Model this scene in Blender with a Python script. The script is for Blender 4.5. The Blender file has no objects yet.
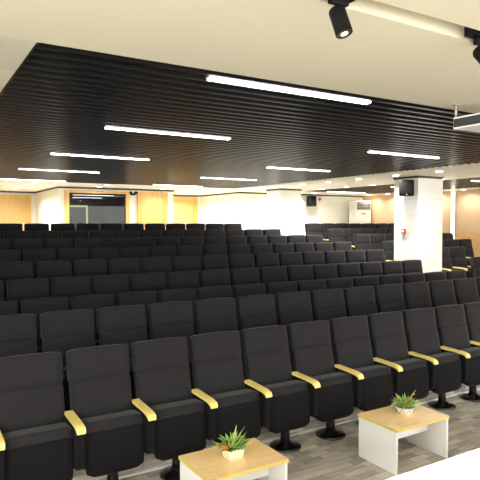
import bpy, bmesh, math, random
from mathutils import Vector, Matrix
random.seed(7)
S = bpy.context.scene
C = S.collection
PI = math.pi
EYE = 2.19
BZ = 1.06

# ------------------------------------------------------------------ materials
def _nt(name):
    m = bpy.data.materials.new(name); m.use_nodes = True
    nt = m.node_tree
    return m, nt, nt.nodes['Principled BSDF']
def srgb(r, g, b):
    f = lambda c: (c/255/12.92) if c/255 <= .04045 else ((c/255+.055)/1.055)**2.4
    return (f(r), f(g), f(b), 1)
def mat(name, col, rough=.5, metal=0, spec=.5, noise=0, nscale=8, bump=0, bscale=200, coat=0, sheen=0):
    m, nt, p = _nt(name)
    p.inputs['Base Color'].default_value = col
    p.inputs['Roughness'].default_value = rough
    p.inputs['Metallic'].default_value = metal
    p.inputs['Specular IOR Level'].default_value = spec
    p.inputs['Coat Weight'].default_value = coat
    p.inputs['Sheen Weight'].default_value = sheen
    p.inputs['Sheen Roughness'].default_value = .4
    tc = nt.nodes.new('ShaderNodeTexCoord')
    n = nt.nodes.new('ShaderNodeTexNoise'); n.inputs['Scale'].default_value = nscale; n.inputs['Detail'].default_value = 4
    nt.links.new(tc.outputs['Object'], n.inputs['Vector'])
    mx = nt.nodes.new('ShaderNodeMix'); mx.data_type = 'RGBA'
    a = noise
    mx.inputs[6].default_value = tuple(c*(1-a) for c in col[:3]) + (1,)
    mx.inputs[7].default_value = tuple(min(1, c*(1+a)) for c in col[:3]) + (1,)
    nt.links.new(n.outputs['Fac'], mx.inputs[0]); nt.links.new(mx.outputs[2], p.inputs['Base Color'])
    if bump:
        n2 = nt.nodes.new('ShaderNodeTexNoise'); n2.inputs['Scale'].default_value = bscale
        nt.links.new(tc.outputs['Object'], n2.inputs['Vector'])
        b = nt.nodes.new('ShaderNodeBump'); b.inputs['Strength'].default_value = bump; b.inputs['Distance'].default_value = .002
        nt.links.new(n2.outputs['Fac'], b.inputs['Height']); nt.links.new(b.outputs['Normal'], p.inputs['Normal'])
    return m
def emit(name, col, s):
    m, nt, p = _nt(name)
    p.inputs['Base Color'].default_value = (.8, .8, .8, 1)
    p.inputs['Emission Color'].default_value = col; p.inputs['Emission Strength'].default_value = s
    return m
def wood(name, c1, c2, scale=(1, 12, 12), rough=.4):
    m, nt, p = _nt(name)
    p.inputs['Roughness'].default_value = rough
    tc = nt.nodes.new('ShaderNodeTexCoord'); mp = nt.nodes.new('ShaderNodeMapping')
    mp.inputs['Scale'].default_value = scale
    n = nt.nodes.new('ShaderNodeTexNoise'); n.inputs['Scale'].default_value = 2.2; n.inputs['Detail'].default_value = 6; n.inputs['Distortion'].default_value = .6
    r = nt.nodes.new('ShaderNodeValToRGB')
    r.color_ramp.elements[0].position = .35; r.color_ramp.elements[0].color = c1
    r.color_ramp.elements[1].position = .65; r.color_ramp.elements[1].color = c2
    nt.links.new(tc.outputs['Object'], mp.inputs['Vector']); nt.links.new(mp.outputs['Vector'], n.inputs['Vector'])
    nt.links.new(n.outputs['Fac'], r.inputs['Fac']); nt.links.new(r.outputs['Color'], p.inputs['Base Color'])
    return m
def planks(name):
    m, nt, p = _nt(name)
    p.inputs['Roughness'].default_value = .6
    tc = nt.nodes.new('ShaderNodeTexCoord')
    sep = nt.nodes.new('ShaderNodeSeparateXYZ'); comb = nt.nodes.new('ShaderNodeCombineXYZ')
    add = nt.nodes.new('ShaderNodeMath'); add.operation = 'ADD'
    nt.links.new(tc.outputs['Object'], sep.inputs[0])
    nt.links.new(sep.outputs['Y'], add.inputs[0]); nt.links.new(sep.outputs['Z'], add.inputs[1])
    nt.links.new(sep.outputs['X'], comb.inputs['X']); nt.links.new(add.outputs[0], comb.inputs['Y'])
    br = nt.nodes.new('ShaderNodeTexBrick')
    br.inputs['Scale'].default_value = 1; br.inputs['Brick Width'].default_value = .22; br.inputs['Row Height'].default_value = .08
    br.inputs['Mortar Size'].default_value = .0015
    br.inputs['Color1'].default_value = srgb(152, 146, 134); br.inputs['Color2'].default_value = srgb(210, 204, 192)
    br.inputs['Mortar'].default_value = srgb(135, 129, 118); br.offset = .37
    nt.links.new(comb.outputs[0], br.inputs['Vector'])
    mp = nt.nodes.new('ShaderNodeMapping'); mp.inputs['Scale'].default_value = (3, 30, 1)
    n = nt.nodes.new('ShaderNodeTexNoise'); n.inputs['Scale'].default_value = 1.5; n.inputs['Detail'].default_value = 5
    nt.links.new(comb.outputs[0], mp.inputs['Vector']); nt.links.new(mp.outputs[0], n.inputs['Vector'])
    mx = nt.nodes.new('ShaderNodeMix'); mx.data_type = 'RGBA'; mx.blend_type = 'OVERLAY'; mx.inputs[0].default_value = .55
    nt.links.new(br.outputs['Color'], mx.inputs[6]); nt.links.new(n.outputs['Fac'], mx.inputs[7])
    nt.links.new(mx.outputs[2], p.inputs['Base Color'])
    return m

M = dict(
    cream=mat('cream_wall_paint', srgb(238, 236, 222), .7, noise=.02, nscale=1.5, bump=.1, bscale=60),
    ceil=mat('beige_ceiling_paint', srgb(212, 206, 184), .75, noise=.02, nscale=.8),
    soffit=mat('cream_soffit_paint', srgb(244, 240, 226), .7, noise=.02, nscale=.8),
    greypatch=mat('greyish_ceiling_patch', srgb(200, 196, 176), .7, noise=.02),
    slat=mat('black_slat_lacquer', (.005, .005, .0052, 1), .3, spec=.5, noise=.1),
    slatback=mat('black_ceiling_void', (.006, .006, .006, 1), .8),
    trim=mat('dark_bronze_trim', srgb(60, 56, 46), .45, noise=.05),
    tile=mat('white_column_tile', srgb(236, 236, 230), .4, noise=.02, nscale=2),
    seam=mat('grey_joint', srgb(196, 194, 184), .6),
    peach=mat('peach_wallpaper', srgb(206, 178, 148), .8, noise=.06, nscale=30, bump=.2, bscale=80),
    dado=wood('honey_dado_wood', srgb(208, 166, 116), srgb(222, 182, 130), (1, 1, 8)),
    door=wood('honey_door_veneer', srgb(212, 168, 100), srgb(216, 174, 108), (8, 8, .6)),
    frame=wood('oak_frame_wood', srgb(206, 160, 86), srgb(220, 176, 104), (8, 8, .6)),
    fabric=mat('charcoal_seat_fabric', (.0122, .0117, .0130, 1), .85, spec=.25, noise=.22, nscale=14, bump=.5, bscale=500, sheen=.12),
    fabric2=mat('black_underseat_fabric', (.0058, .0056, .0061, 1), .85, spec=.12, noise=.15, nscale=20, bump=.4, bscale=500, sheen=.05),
    plastic=mat('black_plastic', (.003, .003, .003, 1), .45, spec=.2, noise=.05),
    enamel=mat('black_enamel_steel', (.006, .006, .006, 1), .14, noise=.05, coat=.4),
    arm=wood('pale_beech_armrest', srgb(236, 212, 120), srgb(244, 224, 138), (30, 4, 4), .35),
    top=wood('beech_laminate', srgb(246, 206, 142), srgb(252, 222, 166), (3, 22, 3), .3),
    edge=mat('yellow_edge_band', srgb(222, 198, 110), .45, noise=.05),
    white=mat('white_laminate', srgb(240, 240, 238), .4, noise=.01),
    desk=mat('gloss_white_desk', srgb(246, 246, 244), .3, noise=.01),
    metal=mat('brushed_aluminium', srgb(200, 200, 196), .35, metal=.9, noise=.05),
    led=emit('led_strip_diffuser', (1, .97, .95, 1), 9),
    led_wall=emit('warm_led_profile', (1, .93, .72, 1), 6),
    lamp=emit('downlight_lens', (1, .93, .78, 1), 12),
    spotlens=emit('spotlight_lens', (1, .88, .6, 1), 2.0),
    chrome=mat('reflector_chrome', srgb(230, 220, 190), .15, metal=1),
    red=mat('red_alarm_plastic', srgb(214, 60, 40), .4, noise=.03),
    acwhite=mat('air_conditioner_white', srgb(238, 238, 230), .35, noise=.01),
    grille=mat('grey_grille', srgb(52, 55, 58), .5, noise=.05),
    planks=planks('grey_plank_vinyl'),
    leaf=mat('leaf_green', srgb(104, 158, 66), .5, noise=.5, nscale=60),
    leaf2=mat('pale_leaf_green', srgb(186, 206, 120), .5, noise=.35, nscale=60),
    darkleaf=mat('deep_leaf_green', srgb(52, 104, 52), .5, noise=.4, nscale=60),
    orange=mat('orange_petals', srgb(236, 140, 40), .6, noise=.2, nscale=80),
    coral=mat('coral_petals', srgb(226, 120, 80), .6, noise=.2, nscale=80),
    yellow=mat('yellow_petals', srgb(232, 206, 80), .6, noise=.2, nscale=80),
    potcream=mat('cream_ceramic', srgb(236, 228, 196), .35, noise=.06, nscale=14),
    potwhite=mat('white_ceramic', srgb(236, 236, 232), .3, noise=.02),
    wire=mat('black_line_pattern', srgb(50, 50, 46), .5),
    stage=mat('stage_carpet', srgb(120, 114, 104), .9, noise=.1, nscale=60),
)
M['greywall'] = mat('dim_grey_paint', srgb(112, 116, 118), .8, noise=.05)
M['led_dim'] = emit('dim_led_diffuser', (1, .97, .95, 1), 1.6)
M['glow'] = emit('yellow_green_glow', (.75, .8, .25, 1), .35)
def glass_mat():
    m, nt, p = _nt('tinted_glass')
    p.inputs['Base Color'].default_value = (.75, .78, .78, 1)
    p.inputs['Transmission Weight'].default_value = 1
    p.inputs['Roughness'].default_value = .0
    p.inputs['Specular IOR Level'].default_value = .5
    p.inputs['IOR'].default_value = 1.25
    return m
M['glass'] = glass_mat()

# ------------------------------------------------------------------ mesh helpers
def bm_():
    return bmesh.new()
def box(bm, x0, x1, y0, y1, z0, z1, rot=None, bev=0):
    r = bmesh.ops.create_cube(bm, size=1)
    vs = r['verts']
    bmesh.ops.scale(bm, vec=(x1-x0, y1-y0, z1-z0), verts=vs)
    if bev:
        es = list({e for v in vs for e in v.link_edges})
        rr = bmesh.ops.bevel(bm, geom=es, offset=bev, segments=2, affect='EDGES', profile=.5)
        vs = list({v for f in rr['faces'] for v in f.verts} | {v for v in vs if v.is_valid})
    if rot is not None:
        bmesh.ops.rotate(bm, cent=(0, 0, 0), matrix=rot, verts=vs)
    bmesh.ops.translate(bm, vec=((x0+x1)/2, (y0+y1)/2, (z0+z1)/2), verts=vs)
    return vs
def cyl(bm, p0, p1, r0, r1=None, seg=20, caps=True):
    p0 = Vector(p0); p1 = Vector(p1); d = p1-p0
    r1 = r0 if r1 is None else r1
    q = d.to_track_quat('Z', 'Y').to_matrix().to_4x4()
    res = bmesh.ops.create_cone(bm, cap_ends=caps, segments=seg, radius1=r0, radius2=r1, depth=d.length)
    bmesh.ops.transform(bm, matrix=Matrix.Translation((p0+p1)/2) @ q, verts=res['verts'])
def lathe(bm, prof, seg=32, loc=(0, 0, 0), mtx=None):
    rings = []
    for r, z in prof:
        ring = []
        for i in range(seg):
            a = 2*PI*i/seg
            v = Vector((r*math.cos(a), r*math.sin(a), z))
            if mtx: v = mtx @ v
            ring.append(bm.verts.new(v+Vector(loc)))
        rings.append(ring)
    for a, b in zip(rings, rings[1:]):
        for i in range(seg):
            bm.faces.new((a[i], a[(i+1) % seg], b[(i+1) % seg], b[i]))
    bm.faces.new(list(reversed(rings[0]))); bm.faces.new(rings[-1])
def pad(bm, w, h, t, r, bulge=0, n=10, taper=0, cham=0):
    """rounded cushion centred on the origin, x width, z height, y thickness, front is -y"""
    vs = bmesh.ops.create_cube(bm, size=2)['verts']
    es = list({e for v in vs for e in v.link_edges})
    bmesh.ops.subdivide_edges(bm, edges=es, cuts=n-1, use_grid_fill=True)
    hx, hy, hz = w/2, t/2, h/2
    for v in bm.verts:
        p = Vector((v.co.x*hx, v.co.y*hy, v.co.z*hz))
        c = Vector((max(-hx+r, min(hx-r, p.x)), max(-hy+r, min(hy-r, p.y)), max(-hz+r, min(hz-r, p.z))))
        d = p-c
        if d.length > 1e-9:
            p = c + d.normalized()*r
        u, s = p.x/hx, p.z/hz
        if bulge and p.y < 0:
            p.y -= bulge*(1-abs(u)**3)*(1-abs(s)**3)*(-p.y/hy)
        if taper:
            p.x *= 1-taper*max(0, -s)
        if cham:
            e = max(0, abs(u)-.72)/.28
            if s < 0: p.z += cham*e*(-s)
        v.co = p
def link(name, bm, m, parent=None, smooth=False, loc=None):
    me = bpy.data.meshes.new(name)
    bmesh.ops.recalc_face_normals(bm, faces=bm.faces)
    bm.to_mesh(me); bm.free()
    for q in (m if isinstance(m, (list, tuple)) else [m]): me.materials.append(q)
    if smooth:
        for p in me.polygons: p.use_smooth = True
    o = bpy.data.objects.new(name, me); C.objects.link(o)
    if parent: o.parent = parent
    if loc: o.location = loc
    return o
def tag(o, label=None, cat=None, group=None, kind=None):
    if label: o['label'] = label
    if cat: o['category'] = cat
    if group: o['group'] = group
    if kind: o['kind'] = kind
    return o
def empty(name, loc, rz=0, **k):
    o = bpy.data.objects.new(name, None); C.objects.link(o)
    o.empty_display_size = .1
    o.location = loc; o.rotation_euler = (0, 0, rz)
    return tag(o, **k)
def bxo(name, m, ext, parent=None, bev=0, loc=None):
    bm = bm_(); box(bm, *ext, bev=bev); return link(name, bm, m, parent, loc=loc)
def struct(name, bm, m, label=None):
    return tag(link(name, bm, m), kind='structure', label=label, cat=None)
def copy_tree(o, parent=None):
    c = o.copy(); C.objects.link(c)
    if parent: c.parent = parent
    for ch in kids.get(o.name, []): copy_tree(ch, c)
    return c
kids = {}
def index_kids():
    kids.clear()
    for o in C.objects:
        if o.parent: kids.setdefault(o.parent.name, []).append(o)

# ------------------------------------------------------------------ setting
PITCH = .578; X0 = 1.13
YB = [4.71+1.06*k for k in range(9)]                 # top front edge of each row's backrests
FZ = [0, .17, .17, .31, .48, .62, .77, .91, 1.06]
XR = 14.55
bm = bm_()
box(bm, -2.5, XR+.1, -1.5, 4.53, -.12, 0)
for k in range(1, 9):
    y0 = YB[k-1]-.18; y1 = YB[k]-.18 if k < 8 else 18.9
    box(bm, -2.5, XR+.1, y0, y1, -.12, FZ[k])
struct('floor', bm, M['planks'], 'grey plank patterned floor rising in low steps')
bm = bm_()
for k in range(1, 9):
    if FZ[k] > FZ[k-1]:
        y0 = YB[k-1]-.18
        box(bm, -2.5, XR, y0-.006, y0+.03, FZ[k]-.012, FZ[k]+.003)
struct('trim_5', bm, M['metal'], 'aluminium nosing along the step edges')
bm = bm_(); box(bm, -2.5, XR, 4.518, 4.529, 0, .012)
struct('trim_6', bm, M['white'], 'thin pale strip at the foot of the first step')
# stage the photographer stands on
bm = bm_(); box(bm, -2.5, XR+.1, -4.2, 1.95, -.12, .5)
struct('floor_stage', bm, M['stage'], 'raised stage')

ZC = EYE+1.0          # ceiling underside 3.19
SX0, SX1, SY0, SY1 = .64, 8.25, 3.22, 13.9
TX0, TX1, TY1 = 10.75, 13.85, 14.0
bm = bm_()
T = ZC+.16
box(bm, -2.5, XR+.1, 1.965, SY0, ZC, T)                 # beige band in front of the slats
box(bm, -2.5, SX0, SY0+.68, 18.9, ZC, T)
struct('ceiling', bm, M['ceil'], 'smooth beige ceiling')
bm = bm_(); box(bm, -2.5, SX0, SY0, SY0+.68, ZC, T)  # flush stretch of the ceiling strip in a slightly greyer tone
struct('ceiling_patch', bm, M['greypatch'], 'greyer flush patch of ceiling beside the slats')
bm = bm_(); box(bm, -2.5, XR+.1, -1.5, 1.835, ZC, T); box(bm, -2.5, XR+.1, 1.835, 1.965, ZC+.085, T)
struct('ceiling_stage', bm, M['ceil'], 'beige ceiling over the stage with a recessed track slot')
bm = bm_()
box(bm, SX0, XR+.1, TY1, 18.9, ZC, T)
box(bm, SX0, TX0, SY1, TY1, ZC, T)
box(bm, SX1, TX0, SY0, SY1, ZC, T)
box(bm, TX1, XR+.1, SY0, TY1, ZC, T)
struct('ceiling_soffit', bm, M['soffit'], 'cream soffit with recessed downlights')
bm = bm_()
box(bm, SX0, SX1, SY0, SY1, ZC+.145, T); box(bm, TX0, TX1, SY0, TY1, ZC+.145, T)
struct('ceiling_void', bm, M['slatback'], 'black void above the slats')
bm = bm_()
y = SY0+.10
while y < SY1-.03:
    box(bm, SX0+.004, SX1-.004, y, y+.045, ZC+.004, ZC+.085)
    y += .15
box(bm, SX0, SX0+.02, SY0, SY1, ZC+.002, ZC+.09)
y = SY0+.10
while y < TY1-.03:
    box(bm, TX0+.004, TX1-.004, y, y+.045, ZC+.004, ZC+.085)
    y += .15
struct('ceiling_slats', bm, M['slat'], 'black linear slatted ceiling')

YL, YBX, YRC, YRT = 18.6, 15.45, 17.9, 15.2
BX0, BX1, RX = 3.6, 7.0, 9.18
bm = bm_()
def wallY(x0, x1, y, z1=ZC+.05): box(bm, x0, x1, y, y+.12, -.1, z1)
def wallX(x, y0, y1, s=1): box(bm, min(x, x+.12*s), max(x, x+.12*s), y0, y1, -.1, ZC+.05)
wallY(-2.5, BX0, YL)
wallX(BX0, YBX+.12, YL, 1)
wallY(BX0, 3.76, YBX); wallY(5.56, BX1, YBX); box(bm, 3.76, 5.56, YBX, YBX+.12, EYE+.895, ZC+.05); box(bm, 3.76, 5.56, YBX, YBX+.12, -.1, BZ)
wallX(BX1, YBX+.12, YRC, -1)
wallY(BX1-.12, RX+.12, YRC)
wallX(RX, YRT+.12, YRC, 1)
wallY(RX, XR, YRT)
struct('wall_back', bm, M['cream'], 'cream rear wall with stepped recesses')
bm = bm_(); box(bm, XR, XR+.12, -1.5, YRT+.12, -.1, ZC+.05)
struct('wall_right', bm, M['peach'], 'peach papered side wall')
bm = bm_(); box(bm, -2.62, -2.5, 2.6, YL+.12, -.1, ZC+.05)  # unseen wall, added to cut the world light reaching the rear rows
struct('wall_left_unseen', bm, M['cream'], 'unseen cream side wall added to darken the rear seats')
bm = bm_(); box(bm, XR-.02, XR, -1.5, YRT, 0, 1.95)
struct('trim_4', bm, M['dado'], 'honey coloured dado panelling')
# dark trim line at the top of the walls
bm = bm_()
t0, t1 = ZC-.045, ZC
e = .02
box(bm, -2.5, BX0, YL-e, YL, t0, t1); box(bm, BX0-e, BX0, YBX-e, YL-e, t0, t1)
box(bm, BX0, BX1+e, YBX-e, YBX, t0, t1); box(bm, BX1, BX1+e, YBX, YRC-e, t0, t1)
box(bm, BX1, RX, YRC-e, YRC, t0, t1); box(bm, RX-e, RX, YRT-e, YRC-e, t0, t1)
box(bm, RX, XR, YRT-e, YRT, t0, t1)
struct('trim_1', bm, M['trim'], 'dark cornice line along the rear wall')

# ------------------------------------------------------------------ columns
for i, (cx, cy) in enumerate([(9.27, 8.03), (9.27, 13.07)]):
    w, d = .78, .66
    where = 'nearer' if i == 0 else 'farther'
    root = empty('column', (cx+w/2, cy+d/2, 0), kind='structure', label='white tiled square column, the %s of the two beside the aisle' % where)
    fz = .0
    bm = bm_(); box(bm, -w/2, w/2, -d/2, d/2, fz, ZC)
    link('shaft', bm, M['tile'], root)
    bm = bm_()
    for z in (1.32, 1.62, 1.98, 2.34, 2.7):
        box(bm, -w/2-.001, w/2+.001, -d/2-.001, d/2+.001, z, z+.006)
    link('tile_joint', bm, M['seam'], root)
    bm = bm_(); box(bm, -w/2-.02, w/2+.02, -d/2-.02, d/2+.02, ZC-.045, ZC-.002)
    link('collar', bm, M['trim'], root)

# ------------------------------------------------------------------ doors and window
def door(n, x0, x1, y, ztop, fw, label, hx=None, double=False):
    r = empty('door_%d' % n, ((x0+x1)/2, y, BZ), kind='structure', label=label)
    a = (x0-x1)/2; b = -a; h = ztop-BZ
    bm = bm_()
    box(bm, a, a+fw, -.05, .03, 0, h); box(bm, b-fw, b, -.05, .03, 0, h); box(bm, a+fw, b-fw, -.05, .03, h-fw, h)
    link('door_frame', bm, M['frame'], r)
    if double:
        m_ = (a+b)/2
        bxo('door_leaf', M['door'], (a+fw, m_-.002, -.02, .02, 0, h-fw), r); bxo('door_leaf', M['door'], (m_+.002, b-fw, -.02, .02, 0, h-fw), r)
    else:
        bxo('door_leaf', M['door'], (a+fw, b-fw, -.02, .02, 0, h-fw), r)
    if hx is not None:
        bm = bm_(); cyl(bm, (hx, -.02, 1.02), (hx, -.07, 1.02), .012); box(bm, hx-.06, hx+.06, -.08, -.06, 1.01, 1.03)
        box(bm, hx-.03, hx+.03, -.026, -.018, .92, 1.14)
        link('door_handle', bm, M['metal'], r)
door(1, 2.25, 3.44, YL-.04, EYE+.88, .13, 'honey wood door at the far left of the rear wall', .38)
door(2, 5.83, 6.78, YBX-.04, EYE+.915, .12, 'honey wood door just right of the dark glazed opening')
door(3, 7.44, 9.02, YRC-.04, EYE+.92, .15, 'honey wood double door in the right hand recess', -.06, True)
r = empty('window_1', (4.66, YBX-.04, BZ), kind='structure', label='large dark glazed opening in an oak frame reflecting the hall')
a, b, h, fw = -.91, .91, EYE+.905-BZ, .1
bm = bm_()
box(bm, a, a+fw, -.06, .035, 0, h); box(bm, b-fw, b, -.06, .035, 0, h); box(bm, a+fw, b-fw, -.06, .035, h-.07, h)
link('window_frame', bm, M['frame'], r)
bxo('glass_pane', M['glass'], (a+fw+.03, b-fw-.03, -.012, 0, 0, h-.09), r)
bm = bm_(); q = .03
box(bm, a+fw, a+fw+q, -.03, .02, 0, h-.07); box(bm, b-fw-q, b-fw, -.03, .02, 0, h-.07); box(bm, a+fw+q, b-fw-q, -.03, .02, h-.09, h-.07)
link('inner_frame', bm, M['trim'], r)
# dim control room behind the glazed opening
bm = bm_()
box(bm, 3.60, 3.72, YL+.12, 22.1, BZ-.1, ZC+.05); box(bm, 7.0, 7.12, YRC+.12, 22.1, BZ-.1, ZC+.05)
box(bm, 3.60, 7.12, 22.0, 22.1, BZ-.1, ZC+.05)
struct('wall_far_room', bm, M['greywall'], 'dim grey walls of the room behind the glass')
bm = bm_(); box(bm, 3.60, 7.12, 18.9, 22.1, BZ-.12, BZ)
struct('floor_far_room', bm, M['greywall'], 'floor of the room behind the glass')
bm = bm_(); box(bm, 3.60, 7.12, 18.9, 22.1, ZC, T)
struct('ceiling_far_room', bm, M['greywall'], 'dark ceiling of the room behind the glass')
bm = bm_(); box(bm, 3.73, 6.87, YBX+.13, 18.9, ZC-.012, ZC-.001)
struct('trim_7', bm, M['greywall'], 'dark ceiling lining behind the glass')
bm = bm_(); box(bm, 3.72, 3.73, YBX+.13, 18.9, BZ, ZC-.012); box(bm, 6.87, 6.88, YBX+.13, 18.0, BZ, ZC-.012)
struct('trim_8', bm, M['greywall'], 'grey side lining behind the glass')
for j, (x0, x1, y) in enumerate([(5.0, 6.45, 19.4), (5.5, 6.6, 21.3)]):
    t = empty('linear_ceiling_light', ((x0+x1)/2, y, ZC), label='small white light line seen through the dark glass, %s' % ['nearer one', 'farther one'][j], cat='ceiling light')
    L = (x1-x0)/2
    bxo('housing', M['metal'], (-L-.01, L+.01, -.045, .045, -.02, 0), t); bxo('diffuser', M['led_dim'], (-L, L, -.035, .035, -.03, -.02), t)
t = empty('lit_doorway', (5.74, 21.99, BZ), label='yellow green glowing doorway seen through the dark glass', cat='doorway')
bxo('door_leaf', M['greywall'], (-.42, .42, -.04, 0, 0, 1.76), t)
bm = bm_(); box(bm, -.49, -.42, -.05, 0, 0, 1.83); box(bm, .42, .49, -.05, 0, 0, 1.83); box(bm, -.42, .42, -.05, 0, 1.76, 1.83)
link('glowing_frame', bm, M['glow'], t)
# vertical LED profile on the right wall
t = empty('wall_light_strip', (XR-.03, 11.2, 0), label='tall vertical glowing light strip on the peach side wall', cat='wall light')
bxo('housing', M['metal'], (-.015, .01, -.07, .07, 1.95, ZC-.02), t)
bxo('diffuser', M['led_wall'], (-.03, -.015, -.05, .05, 1.0, ZC-.03), t)
bxo('back_plate', M['metal'], (-.015, .01, -.07, .07, .98, 1.95), t)

# ------------------------------------------------------------------ auditorium seats
def make_seat():
    root = empty('theatre_seat', (0, 0, 0), cat='seat')
    tilt = math.radians(12)
    # pedestal
    bm = bm_()
    lathe(bm, [(.155, 0), (.158, .010), (.150, .022), (.11, .034), (.070, .044), (.052, .062)], 36)
    bmesh.ops.translate(bm, vec=(0, -.04, 0), verts=bm.verts)
    base_bm = bm
    bm = bm_()
    cyl(bm, (0, -.04, .045), (0, -.02, .36), .048, .044, 24)
    box(bm, -.055, .055, -.03, .16, .33, .39, bev=.008)
    ped = link('pedestal', bm, M['enamel'], root, True)
    link('base', base_bm, M['enamel'], ped, True)
    # backrest
    bm = bm_(); pad(bm, .516, .43, .10, .022, .012)
    for v in bm.verts: v.co.x *= 1
    o = link('backrest', bm, M['fabric'], root, True, (0, .245, .655)); o.rotation_euler = (-tilt, 0, 0)
    bm = bm_(); pad(bm, .530, .262, .115, .022, .014)
    for v in bm.verts:
        if v.co.z > .08: v.co.z += .006*math.cos(v.co.x/.27*PI/2)
    o = link('headrest', bm, M['fabric'], root, True, (0, .330, .982)); o.rotation_euler = (-tilt*.9, 0, 0)
    bm = bm_(); pad(bm, .50, .60, .022, .010, 0, 6)
    o = link('back_shell', bm, M['plastic'], root, True, (0, .345, .76)); o.rotation_euler = (-tilt, 0, 0)
    # tipped up seat cushion and the darker panel below it
    bm = bm_(); pad(bm, .500, .41, .20, .032, .004, 12, .04, .03)
    o = link('seat_cushion', bm, M['fabric'], root, True, (0, -.008, .402)); o.rotation_euler = (math.radians(-4), 0, 0)
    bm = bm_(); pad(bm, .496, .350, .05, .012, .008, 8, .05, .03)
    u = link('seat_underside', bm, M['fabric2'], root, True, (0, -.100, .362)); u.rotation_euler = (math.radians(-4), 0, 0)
    return root
def arm_meshes():
    # side panel below the armrest
    bm = bm_()
    prof = [(-.165, .585), (-.165, .30), (-.13, .275), (.08, .275), (.20, .33), (.23, .59), (.21, .615)]
    w = .034
    A = [bm.verts.new((-w, y, z)) for y, z in prof]; B = [bm.verts.new((w, y, z)) for y, z in prof]
    bm.faces.new(A); bm.faces.new(list(reversed(B)))
    for i in range(len(A)):
        j = (i+1) % len(A); bm.faces.new((A[i], B[i], B[j], A[j]))
    bmesh.ops.bevel(bm, geom=list(bm.edges), offset=.006, segments=2, affect='EDGES')
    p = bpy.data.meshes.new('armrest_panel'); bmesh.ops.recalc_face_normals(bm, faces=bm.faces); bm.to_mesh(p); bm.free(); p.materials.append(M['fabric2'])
    # wooden pad: gently sloped, drooping at the front
    bm = bm_()
    path = [(.215, .642), (.15, .640), (.05, .637), (-.06, .633), (-.125, .628), (-.17, .614), (-.188, .588), (-.192, .578)]
    rows = []
    for k, (y, z) in enumerate(path):
        th = .026 if k < 6 else .022
        hw = .037 if k < 6 else .034
        ny, nz = (0, 1) if k < 4 else ((-.35, .93) if k < 6 else (-.85, .5))
        rows.append([bm.verts.new((-hw, y, z)), bm.verts.new((hw, y, z)), bm.verts.new((hw, y-ny*th, z-nz*th)), bm.verts.new((-hw, y-ny*th, z-nz*th))])
    for a_, b_ in zip(rows, rows[1:]):
        for i in range(4):
            bm.faces.new((a_[i], a_[(i+1) % 4], b_[(i+1) % 4], b_[i]))
    bm.faces.new(rows[0]); bm.faces.new(list(reversed(rows[-1])))
    q = bpy.data.meshes.new('armrest'); bmesh.ops.recalc_face_normals(bm, faces=bm.faces); bm.to_mesh(q); bm.free(); q.materials.append(M['arm'])
    bm2 = bmesh.new(); bm2.from_mesh(q)
    bmesh.ops.bevel(bm2, geom=[e for e in bm2.edges if abs(e.calc_length()) > .03 or True], offset=.004, segments=2, affect='EDGES')
    bm2.to_mesh(q); bm2.free()
    return p, q
PANEL, ARMPAD = arm_meshes()
def add_arm(root, x):
    pn = bpy.data.objects.new('armrest_panel', PANEL); C.objects.link(pn); pn.parent = root; pn.location = (x, 0, 0)
    ar = bpy.data.objects.new('armrest', ARMPAD); C.objects.link(ar); ar.parent = pn
    ar['label'] = 'pale beech armrest'
seat0 = make_seat()
add_arm(seat0, -PITCH/2)
bpy.context.view_layer.update()
index_kids()
ORD = ['first', 'second', 'third', 'fourth', 'fifth', 'sixth', 'seventh', 'eighth', 'ninth', 'tenth', 'eleventh', 'twelfth', 'thirteenth', 'fourteenth', 'fifteenth']
ROWN = ['front row', 'second row', 'third row', 'fourth row', 'fifth row', 'sixth row', 'seventh row', 'second last row', 'rearmost row']
used = [False]
def place_seat(xc, k, label, group, last=False):
    if used[0]:
        o = copy_tree(seat0)
    else:
        o = seat0; used[0] = True
    o.location = (xc, YB[k]-.33, FZ[k])
    o['label'] = label; o['group'] = group
    if last: add_arm(o, PITCH/2)
nmain = [13, 14, 15, 15, 15, 15, 15, 14, 13]
def leftk(k):   # first seat index that can be seen at the left frame edge
    r = .1354*YB[k]
    return int(math.floor((r-X0)/PITCH))
for k in range(9):
    lk = leftk(k)
    for i in range(lk, nmain[k]-1):
        n = i-lk
        lab = 'tipped up black fabric theatre seat in the %s, %s from left edge' % (ROWN[k], ORD[n])
        if n >= 8 and k >= 3:
            m_ = nmain[k]-2-i
            lab = 'tipped up black theatre seat in the %s, %s from the column aisle' % (ROWN[k], ORD[m_])
        place_seat(X0+PITCH*(i+.5), k, lab, 'theatre seats of the main block', i == nmain[k]-2 and k >= 3)
for k in range(3, 9):
    x0 = 10.3+(PITCH if k == 3 else 0)
    n0 = {3: 1, 4: 3, 5: 6, 6: 7, 7: 7, 8: 7}[k]
    for i in range(n0):
        place_seat(x0+PITCH*(i+.5), k, 'black seat in the right block, %s, %s from the aisle' % (ROWN[k], ORD[i]),
                   'theatre seats of the right block', i == n0-1)

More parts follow.
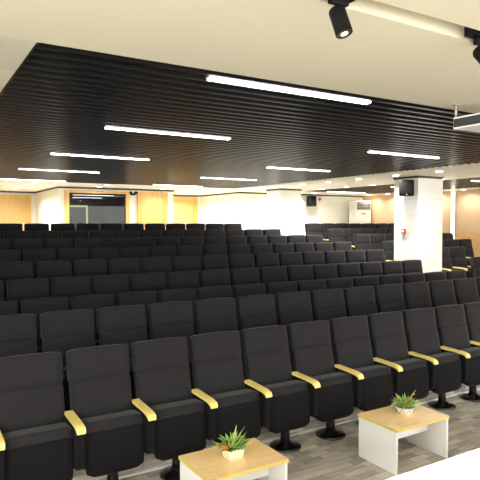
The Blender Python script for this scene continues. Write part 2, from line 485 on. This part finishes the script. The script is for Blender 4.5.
# ------------------------------------------------------------------ linear ceiling lights
def led_line(x0, x1, y, label):
    t = empty('linear_ceiling_light', ((x0+x1)/2, y, ZC), label=label, cat='ceiling light', group='linear lights in the slatted ceiling')
    L = (x1-x0)/2
    bxo('housing', M['metal'], (-L-.01, L+.01, -.04, .04, .006, .05), t)
    bxo('diffuser', M['led'], (-L, L, -.03, .03, -.006, .008), t)
ys = [3.41, 5.72, 8.27, 10.87, 13.6]
yn = ['nearest the camera', 'second from the camera', 'third from the camera', 'fourth from the camera', 'farthest away']
for j, y in enumerate(ys):
    led_line(1.82, 3.32, y, 'long white light line in the left column of the slats, %s' % yn[j])
    if j: led_line(5.6, 7.03, y, 'long white light line in the middle column of the slats, %s' % ['', 'largest', 'second largest', 'third largest', 'farthest away'][j])
led_line(11.5, 13.1, 8.35, 'white light line at the right edge above the peach wall')
led_line(11.5, 13.1, 10.87, 'white light line in the right slats behind the near column')
led_line(11.6, 13.2, 13.7, 'white light line in the right slats above the air conditioner')

# ------------------------------------------------------------------ downlights
def area(name, loc, size, power, col, parent=None, rot=(0, 0, 0), spread=PI):
    L = bpy.data.lights.new(name, 'AREA'); L.shape = 'DISK'; L.size = size; L.energy = power; L.color = col; L.spread = spread
    o = bpy.data.objects.new(name, L); C.objects.link(o); o.location = loc; o.rotation_euler = rot
    if parent: o.parent = parent
    return o
dl_n = [0]
def downlight(x, y, power, label, col=(1, .965, .90)):
    t = empty('recessed_downlight', (x, y, ZC), label=label, cat='downlight', group='recessed downlights in the cream soffit')
    bm = bm_(); lathe(bm, [(.085, -.001), (.085, -.007), (.066, -.010), (.066, -.001)], 24)
    link('ring', bm, M['white'], t)
    bm = bm_(); lathe(bm, [(.064, -.001), (.064, -.0115)], 24)
    link('lens', bm, M['lamp'], t)
    area('bulb', (0, 0, -.014), .12, power, col, t, spread=math.radians(150))
P1 = 18
dn = ['nearest', 'second nearest', 'third nearest', 'fourth nearest', 'fifth nearest', 'sixth nearest', 'seventh nearest', 'eighth nearest']
for j, y in enumerate([14.2, 15.1, 16.1, 17.2]): downlight(2.75, y, P1, 'downlight before the far left door, %s of that row' % dn[j])
for j, y in enumerate([14.2, 14.9]): downlight(4.55, y, P1, 'downlight in front of the dark glazed opening, %s of the pair' % ['nearer', 'farther'][j])
for j, y in enumerate([14.2, 14.8]): downlight(6.38, y, 8, 'downlight in front of the middle wooden door, %s of the pair' % ['nearer', 'farther'][j])
for j, y in enumerate([14.3, 15.2, 16.1, 17.0]): downlight(8.2, y, P1, 'downlight before the recessed double door, %s of that row' % dn[j])
for j, y in enumerate([7.1, 8.2, 9.3, 10.35, 11.35, 12.3, 13.3]): downlight(8.78, y, P1, 'downlight left of the columns along the aisle soffit, %s' % dn[j])
for j, y in enumerate([8.4, 9.5, 10.55, 11.55, 12.6]): downlight(10.45, y, P1, 'downlight right of the columns along the aisle soffit, %s' % dn[j])
for j, x in enumerate([10.0, 11.7]): downlight(x, 14.5, P1, 'downlight before the rear white wall, %s from the left' % ORD[j])
for j, y in enumerate([9.7, 10.6, 11.6, 12.6, 13.6, 14.5]): downlight(14.2, y, 5, 'downlight grazing the peach side wall, %s' % dn[j], (1, .88, .68))

# ------------------------------------------------------------------ loudspeakers, alarm, air conditioner
def speaker(loc, w, d, h, label, rz, arm):
    t = empty('wall_speaker', loc, rz, label=label, cat='loudspeaker', group='wall loudspeakers')
    bm = bm_(); pad(bm, w, h, d, .012, 0, 6)
    link('cabinet', bm, M['plastic'], t, True)
    bxo('grille', M['grille_dark'], (-w/2+.012, w/2-.012, -d/2-.006, -d/2+.004, -h/2+.05, h/2-.012), t)
    bm = bm_(); cyl(bm, (0, -d/2-.004, -h/2+.03), (0, -d/2-.008, -h/2+.03), .012)
    link('badge', bm, M['metal'], t)
    bm = bm_(); cyl(bm, (0, d/2, .06), (arm[0], arm[1], .06), .014); cyl(bm, (0, d/2, -.02), (arm[0], arm[1], -.02), .014)
    link('bracket', bm, M['metal'], t)
M['grille_dark'] = mat('speaker_grille', (.005, .005, .005, 1), .85, spec=.1, noise=.2, nscale=300, bump=.5, bscale=300)
speaker((9.07, 8.17, EYE+.74), .30, .18, .34, 'black loudspeaker fixed high on the nearer white column', math.radians(-45), (.139, .139))
speaker((11.97, 14.98, EYE+.75), .28, .20, .36, 'black loudspeaker high on the rear white wall', 0, (-.02, .21))
t = empty('fire_call_point', (9.268, 8.40, EYE-.18), label='red fire alarm call point on the nearer column', cat='fire alarm')
bxo('case', M['red'], (-.045, 0, -.055, .055, -.055, .055), t, .006)
bxo('press_panel', M['white'], (-.049, -.044, -.03, .03, -.02, .03), t)
bxo('notice', M['seam'], (-.003, 0, -.05, .05, -.2, -.09), t)
t = empty('alarm_sounder', (12.49, YRT-.001, EYE+.83), label='small red alarm sounder on the rear white wall', cat='fire alarm')
bm = bm_(); cyl(bm, (0, 0, 0), (0, -.05, 0), .05, .045); link('body', bm, M['red'], t)
bm = bm_(); cyl(bm, (0, -.05, 0), (0, -.08, 0), .03, .02); link('beacon', bm, M['red'], t)
t = empty('air_conditioner', (14.03, 14.78, BZ), label='tall white floor standing air conditioner in the rear right corner', cat='air conditioner')
bxo('cabinet', M['acwhite'], (-.37, .37, -.175, .175, 0, 1.93), t, .015)
bm = bm_()
box(bm, -.31, .33, -.182, -.172, 1.60, 1.87)
link('outlet', bm, M['grille'], t)
bm = bm_()
for k in range(5): box(bm, -.31, .33, -.188, -.18, 1.61+.055*k, 1.618+.055*k)
link('louvre', bm, M['acwhite'], t)
bxo('control_display', M['plastic'], (-.1, .12, -.18, -.17, 1.44, 1.475), t)
bxo('intake_grille', M['grille'], (-.3, .3, -.18, -.172, .2, .8), t)
# twin-headed emergency lamp between the glazed opening and the middle door
t = empty('emergency_lamp', (5.70, YBX-.001, EYE+.86), label='small black twin headed emergency lamp on the wall left of the middle door', cat='emergency light')
bxo('body', M['plastic'], (-.08, .08, -.05, 0, -.05, .01), t, .005)
for s in (-1, 1):
    bm = bm_(); cyl(bm, (s*.07, -.03, .03), (s*.09, -.1, .02), .035, .042)
    link('lamp_head', bm, M['plastic'], t)

# ------------------------------------------------------------------ track spotlights
def track(x0, x1, label):
    t = empty('lighting_track', ((x0+x1)/2, 1.90, ZC), label=label, cat='track', group='lighting tracks in the ceiling slot')
    L = (x1-x0)/2
    bxo('rail', M['plastic'], (-L, L, -.03, .03, -.004, .08), t)
    bxo('end_cap', M['plastic'], (-L-.004, -L, -.031, .031, -.005, .08), t)
track(.55, 1.74, 'black lighting track in the ceiling slot, left of the two')
track(2.58, 3.9, 'black lighting track in the ceiling slot, right of the two')
def spot(loc, d, label):
    t = empty('track_spotlight', loc, label=label, cat='spotlight', group='black track spotlights')
    bxo('adapter', M['plastic'], (-.05, .05, -.016, .016, 0, .03), t, .003)
    bm = bm_(); cyl(bm, (0, 0, .005), (0, 0, -.05), .010); link('stem', bm, M['plastic'], t)
    d = Vector(d).normalized(); c = Vector((0, 0, -.045))
    q = d.to_track_quat('Z', 'Y').to_matrix()
    off = c - d*.02
    bm = bm_()
    lathe(bm, [(.02, -.012), (.034, -.010), (.038, 0), (.039, .113), (.037, .115), (.034, .112), (.031, .095)], 32, off, q)
    b = link('lamp_body', bm, M['plastic'], t, False)
    bm = bm_(); lathe(bm, [(.0325, .1135), (.023, .098)], 32, off, q); link('reflector', bm, M['chrome'], b)
    bm = bm_(); lathe(bm, [(.02, .108), (.016, .1142), (.009, .116)], 24, off, q); link('lens', bm, M['spotlens'], b)
    rq = (-d).to_track_quat('Z', 'Y').to_euler()
    area('bulb', tuple(off+d*.12), .05, 22, (1, .9, .7), t, rq, math.radians(60))
spot((1.665, 1.90, ZC-.03), (.12, -.3, -.93), 'black cylinder spotlight with lit lens pointing down, at the top centre right')
spot((2.70, 1.915, ZC-.034), (.9, .15, -.3), 'black cylinder spotlight cut by the right frame edge')

# ------------------------------------------------------------------ projector
t = empty('ceiling_projector', (4.21, 2.89, ZC), label='white ceiling hung projector with dark side grille at the right edge', cat='projector')
bxo('body', M['white'], (-.22, .22, -.2, .2, -.205, -.105), t, .006)
bxo('side_grille', M['grille'], (-.226, -.218, -.19, .19, -.192, -.122), t)
bm = bm_(); cyl(bm, (.1, -.2, -.155), (.1, -.24, -.155), .035); link('lens', bm, M['plastic'], t, True)
for sx in (-1, 1):
    for sy in (-1, 1):
        bm = bm_(); cyl(bm, (sx*.205, sy*.185, 0), (sx*.205, sy*.185, -.105), .010, seg=12)
        cyl(bm, (sx*.205, sy*.185, -.001), (sx*.205, sy*.185, -.008), .03)
        link('hanging_rod', bm, M['metal'], t, True)

# ------------------------------------------------------------------ coffee tables
def coffee_table(x0, y0, label):
    W, D, H = .695, .485, .40
    t = empty('coffee_table', (x0+W/2, y0+D/2, 0), label=label, cat='coffee table', group='low coffee tables')
    bm = bm_(); box(bm, -W/2+.002, W/2-.002, -D/2+.002, D/2-.002, H-.024, H); link('tabletop', bm, M['top'], t)
    bm = bm_()
    for x in ((-W/2, -W/2+.0025), (W/2-.0025, W/2)): box(bm, x[0], x[1], -D/2, D/2, H-.025, H+.0006)
    for y in ((-D/2, -D/2+.0025), (D/2-.0025, D/2)): box(bm, -W/2, W/2, y[0], y[1], H-.025, H+.0006)
    link('edge_band', bm, M['edge'], t)
    bxo('side_panel', M['white'], (-W/2+.008, -W/2+.026, -D/2+.01, D/2-.01, 0, H-.025), t)
    bxo('side_panel', M['white'], (W/2-.026, W/2-.008, -D/2+.01, D/2-.01, 0, H-.025), t)
    bxo('apron', M['white'], (-W/2+.026, W/2-.026, -.009, .009, H-.21, H-.025), t)
coffee_table(1.77, 3.345, 'low beech topped coffee table at the bottom centre with an orange flowered plant')
coffee_table(3.605, 3.33, 'low beech topped white coffee table on the right beside the white desk')

# ------------------------------------------------------------------ plants
def leaf_blade(bm, base, az, el, L, w, bend=.5, seg=6, twist=0):
    base = Vector(base); rows = []
    p = base.copy(); e = el
    side = Vector((-math.sin(az+twist), math.cos(az+twist), 0))
    for i in range(seg+1):
        s = i/seg
        ww = w*math.sin(PI*min(1, .12+.88*s)) if i < seg else 0.0005
        up = Vector((-math.cos(az)*math.sin(e), -math.sin(az)*math.sin(e), math.cos(e)))
        rows.append((p-side*ww/2+up*ww*.12, p-up*ww*.06, p+side*ww/2+up*ww*.12))
        d = Vector((math.cos(az)*math.cos(e), math.sin(az)*math.cos(e), math.sin(e)))
        p = p+d*L/seg; e -= bend/seg
    th = Vector((0, 0, .0006))
    vt = [[bm.verts.new(q+th) for q in r_] for r_ in rows]; vb = [[bm.verts.new(q-th) for q in r_] for r_ in rows]
    for a_, b_ in zip(vt, vt[1:]):
        for i in (0, 1): bm.faces.new((a_[i], a_[i+1], b_[i+1], b_[i]))
    for a_, b_ in zip(vb, vb[1:]):
        for i in (0, 1): bm.faces.new((a_[i+1], a_[i], b_[i], b_[i+1]))
    for k in range(len(vt)-1):
        bm.faces.new((vt[k][0], vt[k+1][0], vb[k+1][0], vb[k][0])); bm.faces.new((vt[k+1][2], vt[k][2], vb[k][2], vb[k+1][2]))
def flower(loc, r, m, parent, rnd):
    bm = bm_()
    for ring, (n, el, rr) in enumerate([(7, .15, 1), (6, .6, .85), (4, 1.1, .6)]):
        for i in range(n):
            leaf_blade(bm, (0, 0, 0), 2*PI*i/n+ring*.4+rnd, el, r*rr, r*.75, .2, 4)
    res = bmesh.ops.create_icosphere(bm, subdivisions=2, radius=r*.3)
    o = link('flower', bm, m, parent, True, loc)
def plant(loc, rect, label, spikes, flowers, R, hgt, seed):
    random.seed(seed)
    t = empty('potted_plant', loc, label=label, cat='potted plant', group='potted plants on the coffee tables')
    if rect:
        bm = bm_()
        lo, hi, z1 = (.058, .048), (.074, .062), .075
        ring = []
        for (hx, hy, z) in ((lo[0], lo[1], 0), (hi[0], hi[1], z1), (hi[0]-.008, hi[1]-.008, z1), (hi[0]-.012, hi[1]-.012, z1-.014)):
            ring.append([bm.verts.new((sx*hx, sy*hy, z)) for sx, sy in ((-1, -1), (1, -1), (1, 1), (-1, 1))])
        for a_, b_ in zip(ring, ring[1:]):
            for i in range(4): bm.faces.new((a_[i], a_[(i+1) % 4], b_[(i+1) % 4], b_[i]))
        bm.faces.new(list(reversed(ring[0]))); bm.faces.new(ring[-1])
        bmesh.ops.rotate(bm, cent=(0, 0, 0), matrix=Matrix.Rotation(.0, 3, 'Z'), verts=bm.verts)
        link('pot', bm, M['potcream'], t); zt = .062
    else:
        bm = bm_()
        lathe(bm, [(.062, 0), (.078, .02), (.102, .062), (.096, .064), (.088, .05)], 8)
        pot = link('pot', bm, M['potwhite'], t); zt = .055
        bm = bm_()
        n = 8
        P = lambda i, z: Vector(((.0625+.0405*z/.062)*math.cos(2*PI*i/n), (.0625+.0405*z/.062)*math.sin(2*PI*i/n), z))
        for i in range(n):
            z0, z1 = (.006, .058)
            cyl(bm, P(i, z0), P(i+.5, z1) * 1.0, .0016, seg=6); cyl(bm, P(i+.5, z1), P(i+1, z0), .0016, seg=6)
        link('line_pattern', bm, M['wire'], pot)
    for nm, m_, cnt, Lr, ws in (('foliage', M['leaf'], 150, (.3, .68), (.018, .03)), ('dark_foliage', M['darkleaf'], 70, (.25, .5), (.02, .034)), ('pale_foliage', M['leaf2'], 70, (.35, .8), (.012, .02))):
        bm = bm_()
        for i in range(cnt):
            a_ = random.uniform(0, 2*PI); rr = random.uniform(0, .04)
            el = random.uniform(.35, 1.45)
            L = random.uniform(*Lr)*(R*math.cos(el)+hgt*math.sin(el))
            leaf_blade(bm, (rr*math.cos(a_)*(1.5 if rect else 1), rr*math.sin(a_)*.8, zt), a_+random.uniform(-.6, .6), el, L, random.uniform(*ws), random.uniform(.1, .9))
        link(nm, bm, m_, t)
    bm = bm_()
    for (az, el, L, w, bd) in spikes: leaf_blade(bm, (0, 0, zt), az, el, L, w, bd, 8)
    link('long_leaf', bm, M['leaf2'], t)
    for (p, r_, mn) in flowers: flower(p, r_, M[mn], t, random.random())
# image-right ~ azimuth -31 deg, towards camera ~ 239 deg
RT = math.radians(-31); CAM = math.radians(239)
def rc(r, c, z): return (r*math.cos(RT)+c*math.cos(CAM), r*math.sin(RT)+c*math.sin(CAM), z)
plant((2.12, 3.60, .4005), True, 'plant with orange flower in a cream box pot, bottom centre table',
      [(RT+PI, .25, .20, .022, .5), (RT+.3, 1.15, .19, .012, .3), (RT-.2, .95, .18, .010, .1), (RT+PI-.3, .9, .15, .016, .4), (RT+.9, 1.35, .18, .02, .1)],
      [(rc(-.065, .095, .105), .036, 'orange'), (rc(-.115, .04, .11), .014, 'orange'), (rc(.125, .04, .115), .026, 'yellow'), (rc(.04, .06, .175), .012, 'coral'), (rc(-.02, .07, .15), .01, 'coral')], .11, .15, 3)
plant((4.005, 3.60, .4005), False, 'plant with small coral flowers in a white line patterned pot, right table',
      [(RT+PI+.2, 1.05, .17, .022, .2), (RT+.2, 1.0, .20, .018, .1), (RT+.05, .35, .20, .02, .5), (RT-.5, .3, .17, .018, .5), (RT+PI, 1.4, .14, .014, .1)],
      [(rc(-.035, .095, .12), .018, 'coral'), (rc(-.075, .06, .15), .015, 'orange'), (rc(.035, .07, .155), .015, 'orange'), (rc(.07, .03, .185), .016, 'coral'), (rc(-.01, .1, .105), .014, 'orange')], .125, .135, 5)

# ------------------------------------------------------------------ desk on the stage
t = empty('white_desk', (2.4, 1.11, .5), label='glossy white desk filling the bottom right corner', cat='desk')
bxo('desktop', M['desk'], (-1.7, 1.7, -.32, .32, .71, .75), t, .004)
bxo('side_panel', M['desk'], (-1.68, -1.64, -.30, .30, 0, .71), t)
bxo('side_panel', M['desk'], (1.64, 1.68, -.30, .30, 0, .71), t)
bxo('front_panel', M['desk'], (-1.64, 1.64, .26, .29, .15, .71), t)

# ------------------------------------------------------------------ world, camera, view
w = bpy.data.worlds.new('World'); S.world = w; w.use_nodes = True
bg = w.node_tree.nodes['Background']
bg.inputs['Color'].default_value = (1, .975, .94, 1); bg.inputs['Strength'].default_value = 3.7
cam = bpy.data.cameras.new('Camera'); co = bpy.data.objects.new('Camera', cam); C.objects.link(co)
cam.sensor_width = 36; cam.lens = 552/480*36; cam.clip_start = .05; cam.clip_end = 100
co.location = (0, 0, EYE); co.rotation_euler = (math.radians(90-1.76), 0, math.radians(-31.25))
S.camera = co
S.view_settings.view_transform = 'Standard'; S.view_settings.look = 'None'
S.view_settings.exposure = 1.0; S.view_settings.gamma = 1; S.view_settings.use_curve_mapping = False
S.cycles.max_bounces = 8; S.cycles.diffuse_bounces = 5
S.cycles.use_denoising = True
S.cycles.sample_clamp_indirect = 6
